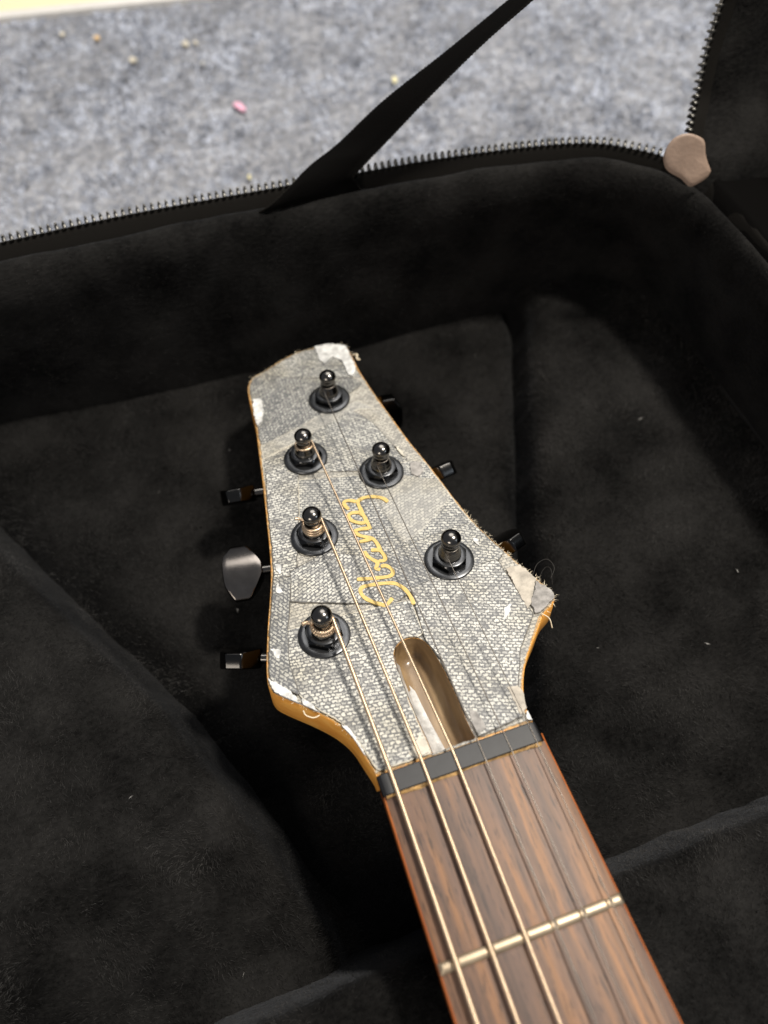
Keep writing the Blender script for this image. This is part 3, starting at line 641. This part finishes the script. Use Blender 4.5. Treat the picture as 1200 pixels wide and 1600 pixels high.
head.parent = guitar; head.matrix_basis = Matrix.Translation(-guitar.location) @ HM

# truss rod slot: scooped channel
m_ = len(SLOTP); V = []; F = []; ctr = SLOTP.mean(0)
axis_a, axis_b = np.array([(SLOTP[0]+SLOTP[-1])/2])[0], SLOTP[m_//2]
for d, h in ((-0.05, 0.05), (0.15, -1.2), (0.35, -3.5), (0.9, -5.6), (1.9, -7.0), (3.1, -7.7)):
    q = inset(SLOTP, d); q[0, 1] = q[-1, 1] = 0.3
    V += [(x, y, h*(1.0 if y > 4 else 1.0)) for x, y in q]
for k in range(5):
    for i in range(m_-1): F.append((k*m_+i, k*m_+i+1, (k+1)*m_+i+1, (k+1)*m_+i))
F.append(tuple(range(5*m_, 6*m_)))
mesh('truss_rod_slot', V, F, M['slotwood'], head, smooth=True)
# pale strip down the slot's left wall: its lit look put into colour
lw = [(a[0], a[1]) for a in SLOTP[1:int(m_*0.42)]]; V = []; F = []
for d, h in ((0.15, -0.3), (0.45, -2.4), (0.75, -4.6), (1.3, -6.0), (2.4, -7.1), (3.9, -7.55), (5.0, -7.6)):
    for i, (x, y) in enumerate(lw):
        tp = min(1, i/3+0.4)*min(1, (len(lw)-1-i)/9+0.1)*(1-0.35*i/len(lw)); V.append((x+0.06+max(d*tp, min(d, 1.9)), y, h+0.05))
k_ = len(lw)
for k in range(6):
    for i in range(k_-1): F.append((k*k_+i, k*k_+i+1, (k+1)*k_+i+1, (k+1)*k_+i))
mesh('slot_lit_strip', V, F, M['silver'], head, smooth=True, uv=np.array(V)[:, :2])

# facing: base skin with torn edge, then the patches, each its own sheet
def torn(poly, step=0.7, j=0.16, smooth_=False):
    P = resample(poly, step); return P+rng.normal(0, j, P.shape)
edge_in = np.array([0.55+0.5*abs(vnoise(np.array([i/7.0]), np.array([0.3]), 8)[0])*2 for i in range(n)])
Pn = np.roll(OUT, -1, 0)-np.roll(OUT, 1, 0); nr = np.c_[Pn[:, 1], -Pn[:, 0]]; nr /= np.linalg.norm(nr, axis=1)[:, None]
ar_ = 0.5*np.sum(OUT[:, 0]*np.roll(OUT[:, 1], -1)-np.roll(OUT[:, 0], -1)*OUT[:, 1]); nr *= (1 if ar_ > 0 else -1)
BASE = OUT-nr*edge_in[:, None]; BASE = resample(BASE, 0.7); BASE = BASE+rng.normal(0, 0.12, BASE.shape); BASE[:, 1] = np.maximum(BASE[:, 1], 0.35)
HOLEB = inset(SLOTP, -0.14); HOLEB[0, 1] = HOLEB[-1, 1] = 0.6
GE = resample(inset(OUT, 0.25), 0.6); GE = GE+rng.normal(0, 0.10, GE.shape); GE[:, 1] = np.maximum(GE[:, 1], 0.3)
prism('glue_edge', GE, 0.005, 0.12, M['glue'], head, hole=inset(SLOTP, -0.05))
prism('skin_facing', BASE, 0.01, 0.28, M['base_skin'], head, hole=HOLEB)
def fit(P, ins):
    lim = inset(resample(OUT, 1.0), ins); Q = P.copy()
    bad = ~inside(Q, lim); _, nb_ = seg_dist(Q, lim); Q[bad] = nb_[bad]
    bad = inside(Q, HOLEB); _, nb_ = seg_dist(Q, HOLEB); Q[bad] = nb_[bad]
    return Q
for i, (kind, ang, poly) in enumerate(PATCHES):
    Q = fit(resample(poly, 0.8), 1.0)+rng.normal(0, 0.07, (len(resample(poly, 0.8)), 2))
    Q[:, 1] = np.maximum(Q[:, 1], 0.4)
    mm = M['plain'] if kind == 'plain' else M['weave_dark'] if i in (1, 10, 13) else M['weave_dense'] if i in (0, 3, 6, 8) else M['weave']
    prism('skin_patch', Q, 0.2, 0.40+0.045*i, mm, head, ang=math.radians(ang+16))
    # grime caught along the cut edge of the sheet
    k = len(Q); oq = inset(Q, -0.34); wv = 0.5+0.5*np.array([vnoise(np.array([q[0]/3.0]), np.array([q[1]/3.0]), i)[0]+0.5 for q in Q]); oq = fit(Q+(oq-Q)*wv[:, None], 0.6)
    oq[:, 1] = np.maximum(oq[:, 1], 0.36); V = np.vstack([np.c_[Q, np.full(k, 0.37+0.045*i)], np.c_[oq, np.full(k, 0.30+0.045*i)]])
    mesh('patch_seam', V, [(a, (a+1) % k, k+(a+1) % k, k+a) for a in range(k)], M['cream'] if i in (2, 4, 6, 7, 11) else M['grime'], head)
for kind, poly in FLAKES:
    Q = fit(resample(poly, 0.6)+rng.normal(0, 0.14, (len(resample(poly, 0.6)), 2)), 0.2); Q[:, 1] = np.maximum(Q[:, 1], 0.4)
    prism('torn_flake', Q, 0.3, 1.12, M[kind], head)

# gold lettering: brush strokes laid on the facing
for st in LOGO:
    P = catmull(st, 8); P = resample(P, 0.25, closed=False); T_ = np.gradient(P, axis=0); T_ /= np.linalg.norm(T_, axis=1)[:, None]; Nn = np.c_[-T_[:, 1], T_[:, 0]]
    k = len(P); wv = 0.57*(1+0.10*np.sin(np.arange(k)*0.35)); wv[0] *= .6; wv[-1] *= .6
    Lf, Rt = P+Nn*wv[:, None], P-Nn*wv[:, None]
    V = np.vstack([np.c_[Lf, np.full(k, 1.03)], np.c_[Rt, np.full(k, 1.03)], np.c_[Lf, np.full(k, .6)], np.c_[Rt, np.full(k, .6)]])
    F = []
    for i in range(k-1):
        F += [(k+i, k+i+1, i+1, i), (i, i+1, 2*k+i+1, 2*k+i), (k+i+1, k+i, 3*k+i, 3*k+i+1)]
    F += [(0, 2*k, 3*k, k), (k-1, 2*k-1, 4*k-1, 3*k-1)]
    off = rng.uniform(0, 0.03); V[:2*k, 2] += off
    mesh('gold_lettering', V, F, M['gold'], head)

# frayed fibres and loose threads along the torn edge
FV = []
for i in range(len(OUT)):
    x, y = OUT[i]; right = x > 25 and 28 < y < 70; tip = y > 150; low_ = y < 30 and x < -24
    wv_n = 9
    for k in range(wv_n if right else 5 if (tip or low_) else 0):
        p = OUT[i]-nr[i]*rng.uniform(0.2, 1.0)+rng.normal(0, .4, 2); d = nr[i]*rng.uniform(0.2, 1.0)+rng.normal(0, 0.6, 2); l = rng.uniform(0.3, 1.1 if right else 0.7)
        h = rng.uniform(0.1, 0.6); q = p+d*l; s = np.array([-d[1], d[0]])*0.045
        FV.append(((*(p-s), h), (*(p+s), h), (*q, h+rng.uniform(-.5, .5))))
fr = fast_tris('frayed_fibres', np.array(FV), M['thread'], head)
def thread(pts, r, m):
    v, f = tube(catmull(pts, 8), r, 6); return mesh('loose_thread', v, f, m, head, smooth=True)
thread([(-33.5, 22.2, 0.9), (-33.2, 20.6, 1.2), (-31.5, 19.6, 0.6), (-29.8, 19.9, 0.2)], 0.17, M['thread'])
thread([(37.2, 27.6, 0.8), (38.4, 25.4, 0.9), (38.6, 23.4, -1.2)], 0.15, M['thread'])
thread([(41, 40, 0.6), (43.5, 42.5, 1.5), (46.5, 42.5, 2.5), (47.3, 39.5, 2.0), (45.0, 37.0, 1.0)], 0.06, M['hair'])
thread([(41.5, 38, 0.6), (44.5, 40, 2.5), (45.5, 38.5, 3.2), (44.5, 35, 0.8)], 0.05, M['hair'])
thread([(24.4, 153, 0.6), (25.6, 151.6, 1.4), (25.0, 150.2, 0.8), (26.0, 149.4, 0.5)], 0.35, M['thread'])

# nut: black bar with string slots
NUTX = [-18.1, -10.0, -2.0, 4.8, 11.7, 18.4]
SR = [0.62, 0.50, 0.39, 0.19, 0.16, 0.13]
xs = np.unique(np.r_[np.linspace(-21.4, 20.4, 60), np.concatenate([[x-r-0.25, x-r-0.06, x-r*.6, x, x+r*.6, x+r+.06, x+r+0.25] for x, r in zip(NUTX, SR)])]); V = []; F = []
prof = [(0.05, -3.6), (0.0, 0.2), (0.02, 1.02), (0.14, 1.2), (2.4, 1.15), (4.75, 1.02), (4.98, 0.85), (5.1, -3.0)]
for x in xs:
    edge = min(x+21.4, 20.4-x); rd = 1.1*(1-math.sqrt(max(0, 1-max(0, 1-edge/1.6)**2)))
    cut_ = max([0]+[0.4*(1-abs(x-a)/(r+.06))**0.5 for a, r in zip(NUTX, SR) if abs(x-a) < r+.06])
    for k, (y, z) in enumerate(prof): V.append((x, y, z-(rd+cut_ if 1 < k < 7 else 0)))
np_ = len(prof)
for i in range(len(xs)-1):
    for k in range(np_-1): F.append((i*np_+k, (i+1)*np_+k, (i+1)*np_+k+1, i*np_+k+1))
F.append(tuple(range(np_))); F.append(tuple((len(xs)-1)*np_+k for k in range(np_))[::-1])
gpart(sharp(mesh('nut', V, F, M['nut'], None), 25))
# dried glue squeezed out in front of the nut
V = []; F = []; gx = np.linspace(-20.8, 19.8, 90)
for x in gx:
    a = 0.35+0.75*max(0, vnoise(np.array([x/3.1]), np.array([.4]), 5)[0]+0.25)
    V += [(x, -0.05, 0.35), (x, -a*0.6, 0.22), (x, -a-0.1, -0.15)]
for i in range(len(gx)-1):
    for k in range(2): F.append((i*3+k, i*3+k+1, (i+1)*3+k+1, (i+1)*3+k))
gpart(mesh('glue_line', V, F, M['glue'], None, smooth=True))

# fretboard, neck and fret
def halfw(y): return np.interp(-y, [0, 36.2, 62, 90], [21.35, 22.15, 22.75, 23.4])
def camber(x): return -(x*x)/(2*300.0)
xs = np.linspace(-1, 1, 25); ys = np.arange(0.1, -92, -1.0); V = []; F = []
for y in ys:
    for t in xs:
        x = t*(halfw(y)-0.25); e = max(0, abs(t)-0.96)/0.04; V.append((x, y, camber(x)-0.35*e*e))
    V.append((halfw(y)-0.25, y, -4.6)); V.append((-(halfw(y)-0.25), y, -4.6))
nx = len(xs)+2
for j in range(len(ys)-1):
    for i in range(len(xs)-1): F.append((j*nx+i+1, j*nx+i, (j+1)*nx+i, (j+1)*nx+i+1))
    F.append((j*nx+nx-2, j*nx+nx-3, (j+1)*nx+nx-3, (j+1)*nx+nx-2)); F.append((j*nx, j*nx+nx-1, (j+1)*nx+nx-1, (j+1)*nx))
gpart(sharp(mesh('fretboard', V, F, M['rosewood'], None), 40))
# neck behind: D profile, its lacquered edge stands just proud of the fretboard
V = []; F = []; K = 22
yy = list(np.arange(2.0, -92, -2.0))
for y in yy:
    hw = halfw(min(y, 0))+0.05; dep = 20.0
    V.append((hw-0.35, y, -1.05)); V.append((hw, y, -1.3))
    for k in range(K+1):
        a = math.pi*k/K; V.append((hw*math.copysign(abs(math.cos(a))**0.75, math.cos(a)), y, -4.0-(dep-4.0)*math.sin(a)**0.85))
    V.append((-hw, y, -1.3)); V.append((-hw+0.35, y, -1.05))
nx = K+5
for j in range(len(yy)-1):
    for i in range(nx-1): F.append((j*nx+i, j*nx+i+1, (j+1)*nx+i+1, (j+1)*nx+i))
F.append(tuple(range(nx))); F.append(tuple((len(yy)-1)*nx+i for i in range(nx)))
gpart(sharp(mesh('neck', V, F, M['neckwood'], None), 50))
# fret wire with worn notches that also stand in for the strings' dark shadows
def string_x(i, y):
    spread = [-0.4, -0.4, -0.2, 0.15, 0.3, 0.4][i]; return NUTX[i]+spread*(-y/50.0)
FY = -36.6; xs = np.linspace(-22.05, 22.05, 200); V = []; F = []; K = 10
for x in xs:
    e = min(x+22.05, 22.05-x); hh = 1.05*min(1, 0.35+e/1.0); ww = 1.25
    for i in range(6):
        d = abs(x-string_x(i, FY))
        if d < 0.75: hh -= 0.55*(1-(d/0.75)**2); ww -= 0.30*(1-(d/0.75)**2)
    for k in range(K+1):
        a = math.pi*k/K; V.append((x, FY+ww*math.cos(a), camber(x)-0.05+hh*math.sin(a)))
for i in range(len(xs)-1):
    for k in range(K): F.append((i*(K+1)+k, i*(K+1)+k+1, (i+1)*(K+1)+k+1, (i+1)*(K+1)+k))
F.append(tuple(range(K+1))); F.append(tuple((len(xs)-1)*(K+1)+k for k in range(K+1)))
gpart(sharp(mesh('fret', V, F, M['fret'], None), 60))

# tuning machines: post (ball head, waist, barrel) > washer, hex nut, shaft, button, ferrule
def post_profile():
    p = [(3.35, 0.4), (3.35, 4.4), (3.15, 4.7), (2.95, 5.6), (2.45, 6.6), (2.15, 7.3), (2.15, 7.9), (2.6, 8.6)]
    for k in range(1, 13):
        a = math.radians(-42+k*132/12); p.append((2.95*math.cos(a), 10.6+2.5*math.sin(a)*(1.0 if a < 0 else 0.88)))
    p[-1] = (0.05, p[-1][1]); return p
post_me = None
V, F = lathe(post_profile(), 36); post0 = sharp(mesh('tuner_post', V, F, M['chrome'], None), 35)
V, F = lathe([(7.35, 0.0), (7.35, 0.45), (7.15, 0.75), (6.4, 1.02), (5.9, 1.0), (3.4, 0.95)], 44); wash0 = sharp(mesh('washer', V, F, M['satin'], None), 30)
def hexnut():
    bm = bmesh.new(); Rr = 5.55; bot = []; topv = []; cap_ = []
    for k in range(48):
        a = 2*math.pi*k/48; ah = (a % (math.pi/3))-math.pi/6; rh = Rr*math.cos(math.pi/6)/math.cos(ah)
        bot.append(bm.verts.new((rh*math.cos(a), rh*math.sin(a), 0.9))); z = 2.75-max(0, (rh-5.0))*0.9
        topv.append(bm.verts.new((rh*math.cos(a), rh*math.sin(a), z))); cap_.append(bm.verts.new((4.75*math.cos(a), 4.75*math.sin(a), 3.0)))
    inn_ = [bm.verts.new((3.42*math.cos(2*math.pi*k/48), 3.42*math.sin(2*math.pi*k/48), 3.0)) for k in range(48)]
    inl = [bm.verts.new((3.42*math.cos(2*math.pi*k/48), 3.42*math.sin(2*math.pi*k/48), 2.2)) for k in range(48)]
    for A_, B_ in ((bot, topv), (topv, cap_), (cap_, inn_), (inn_, inl)):
        for k in range(48): bm.faces.new((A_[k], A_[(k+1) % 48], B_[(k+1) % 48], B_[k]))
    return bm_obj('hex_nut', bm, M['nutm'], None, True, 28)
hex0 = hexnut()
V, F = lathe([(4.72, 0.0), (4.72, 0.1), (4.5, 0.22), (3.5, 0.22)], 44); col0 = sharp(mesh('bushing_ring', V, F, M['satin'], None), 30)
def button_mesh(dome=0.65):
    yl_ = np.array([0, 1.6, 4.0, 6.2, 7.2, 7.6]); xl_ = np.array([-6.0, -6.0, -4.4, -2.7, -1.9, -1.0])
    yr_ = np.array([0, 2.8, 4.4, 7.0, 7.6]); xr_ = np.array([5.9, 5.8, 5.4, 3.6, 3.0])
    us = np.r_[0, 0.025, 0.07, np.linspace(0.14, 0.86, 9), 0.93, 0.975, 1]; vs = np.r_[-7.6, -7.52, -7.3, np.linspace(-6.9, 6.9, 21), 7.3, 7.52, 7.6]
    def rim(d): return 0.83+0.17*math.sqrt(max(0, 1-max(0, 1-d/0.45)**2))
    V = []; F = []; nu, nv = len(us), len(vs)
    for side in (1, -1):
        for y in vs:
            xa, xb = np.interp(abs(y), yl_, xl_), np.interp(abs(y), yr_, xr_)
            for u_ in us:
                d = min(u_*(xb-xa), (1-u_)*(xb-xa), 7.6-abs(y)); V.append((xa+(xb-xa)*u_, y, side*(2.8-dome*(y/7.6)**2)*rim(d)))
    for j in range(nv-1):
        for i in range(nu-1):
            q = (j*nu+i, j*nu+i+1, (j+1)*nu+i+1, (j+1)*nu+i); F.append(q); F.append(tuple(nu*nv+k for k in q[::-1]))
    ring_ = [i for i in range(nu)]+[j*nu+nu-1 for j in range(1, nv)]+[(nv-1)*nu+i for i in range(nu-2, -1, -1)]+[j*nu for j in range(nv-2, 0, -1)]
    for a_, b_ in zip(ring_, ring_[1:]+ring_[:1]): F.append((b_, a_, a_+nu*nv, b_+nu*nv))
    return sharp(mesh('tuner_button', V, F, M['key'], None), 40)
but0 = button_mesh()
reflect_ = button_mesh(1.9); but_reflect = reflect_.data; but_reflect.materials[0] = M['button']; bpy.data.objects.remove(reflect_)
V, F = lathe([(2.3, 0), (2.3, 16.0), (2.0, 16.4), (1.6, 16.6), (1.6, 24.5)], 20); shaft0 = sharp(mesh('button_shaft', V, F, M['chrome'], None), 35)
V, F = lathe([(4.5, -21.0), (6.6, -20.0), (6.8, -13.4), (6.8, -13.05)], 24); hous0 = sharp(mesh('gear_housing', V, F, M['chrome'], None), 35)
HB = 0.72                                     # height of the facing under the washers
# roll of each button about its shaft (degrees): 0 lies flat with the headstock, 90 stands on edge
ROLL = [80, 50, 128, -14, 128, 54]
firstp = True
for i, ((px, py), (kx, ky)) in enumerate(zip(POSTS, KEYS)):
    def inst(o, par):
        if firstp: r = o
        else: r = o.copy(); sc.collection.objects.link(r)
        r.parent = par; return r
    post = inst(post0, guitar)
    post.matrix_basis = Matrix.Translation(-guitar.location) @ HM @ Matrix.Translation(Vector((px, py, HB))*S)
    wv_ = inst(wash0, post); hx_ = inst(hex0, post); cl_ = inst(col0, post); hs_ = inst(hous0, post); sh_ = inst(shaft0, post); bt_ = inst(but0, post)
    hx_.matrix_basis = Matrix.Rotation(math.radians([12, 40, 25, 33, 5, 27][i]), 4, 'Z')
    cl_.matrix_basis = Matrix.Translation((0, 0, 3.0*S))
    hs_.matrix_basis = Matrix.Identity(4)
    d = Vector((kx-px, ky-py, 0)); dist = d.length; yaw = math.atan2(d.y, d.x)
    base = Matrix.Translation((0, 0, (-12.2-HB)*S)) @ Matrix.Rotation(yaw, 4, 'Z')
    sh_.matrix_basis = base @ Matrix.Rotation(math.radians(90), 4, 'Y') @ Matrix.Scale(max(0.9, (dist-4)/22.0), 4, Vector((0, 0, 1)))
    bt_.matrix_basis = base @ Matrix.Translation((dist*S, 0, 0)) @ Matrix.Rotation(math.radians(ROLL[i]), 4, 'X')
    if i == 3: bt_.matrix_basis = bt_.matrix_basis @ Matrix.Diagonal((1.06, 1.2, 1.25, 1)); bt_.data = but_reflect; bt_['label'] = 'tuner button lying flat, ceiling reflection painted into its lighter metal'
    firstp = False

# strings: post order for low to high
ORDER = [5, 3, 1, 0, 2, 4]; TURNS = [2.2, 3.1, 1.6, 1.3, 1.3, 1.3]; NAMES = ['string']*6
for i in range(6):
    px, py = POSTS[ORDER[i]]; r = SR[i]; wound = i < 3
    rp = 2.32+r; side = 1 if wound else -1
    htop = 7.55+HB; th0 = 0 if wound else math.pi
    # wrap: leaves the post at angle a0 going to the nut
    target = np.array([NUTX[i], 0.6]); dv = target-np.array([px, py]); base_a = math.atan2(dv[1], dv[0])
    a0 = base_a+(math.pi/2*0.95)*side
    # on world: wound strings leave on the right of the post (+x), plain ones on the left
    hs = htop-0.35 if wound else htop-0.1
    p_leave = np.array([px+rp*math.cos(a0), py+rp*math.sin(a0), hs])
    w0 = h2w(*p_leave); pn = np.array([NUTX[i], 4.7, 1.05+r*0.55]); pm = np.array([NUTX[i], 0.3, 1.20+r*0.55]); pe = np.array([string_x(i, -85), -85, 2.0+r*0.5])
    path = np.vstack([np.linspace(w0, pn, 60)[:-1], np.linspace(pn, pm, 6)[:-1], np.linspace(pm, pe, 90)])
    if wound:
        fine_ = resample(path, 0.11 if i == 0 else 0.10, closed=False); pit = 2*r*0.40
        s = np.arange(len(fine_))*(0.11 if i == 0 else 0.10); rad = r*(0.955+0.055*np.cos(2*math.pi*s/pit)); v, f = tube(fine_, rad, 8)
    else: v, f = tube(path, r, 8)
    st = gpart(mesh('string', v, f, M['bronze'] if wound else M['steel'], None, smooth=True))
    # winding round the post
    k = int(TURNS[i]*48); tt = np.arange(k+1)/48.0
    ang_ = a0+side*2*math.pi*tt
    hh = hs-np.clip(tt-0.1, 0, None)*2*r*0.98; rr_ = rp+np.clip((htop-hh-1.6)*0.35, 0, 0.9)*0+np.clip((8.2-hh-1.0)*0.10, 0, 0.7)
    wp = np.stack([px+rr_*np.cos(ang_), py+rr_*np.sin(ang_), hh], 1)
    if i in (0, 1):                            # cut end sticking out
        aend = math.radians(170 if i == 0 else 150)
        endp = [(px+rp*math.cos(aend), py+rp*math.sin(aend), htop+0.1), (px+(rp+1.5)*math.cos(aend), py+(rp+1.5)*math.sin(aend)+0.2, htop+0.15), (px+(rp+2.6)*math.cos(aend), py+(rp+2.6)*math.sin(aend)-0.2, htop+0.25)]
        start = [(px, py, htop)]
        ev = catmull(start+endp, 12)
    W_ = np.array([h2w(*q) for q in wp])
    if wound:
        W_ = resample(W_, 0.12, closed=False); s = np.arange(len(W_))*0.12; pit = 2*r*0.55; rad = r*(0.92+0.10*np.cos(2*math.pi*s/pit)) if i == 0 else r
        v, f = tube(W_, rad, 8)
    else: v, f = tube(W_, r, 8)
    v = list(v); f = list(f)
    if i in (0, 1):
        E_ = resample(np.array([h2w(*q) for q in ev]), 0.12, closed=False); s = np.arange(len(E_))*0.12
        v2, f2 = tube(E_, r*(0.92+0.10*np.cos(2*math.pi*s/(2*r*0.55))) if i == 0 else r*0.9, 8); off = len(v); v += list(v2); f += [tuple(q+off for q in ff) for ff in f2]
    o = mesh('winding', v, f, M['bronze'] if wound else M['steel'], st, smooth=True)
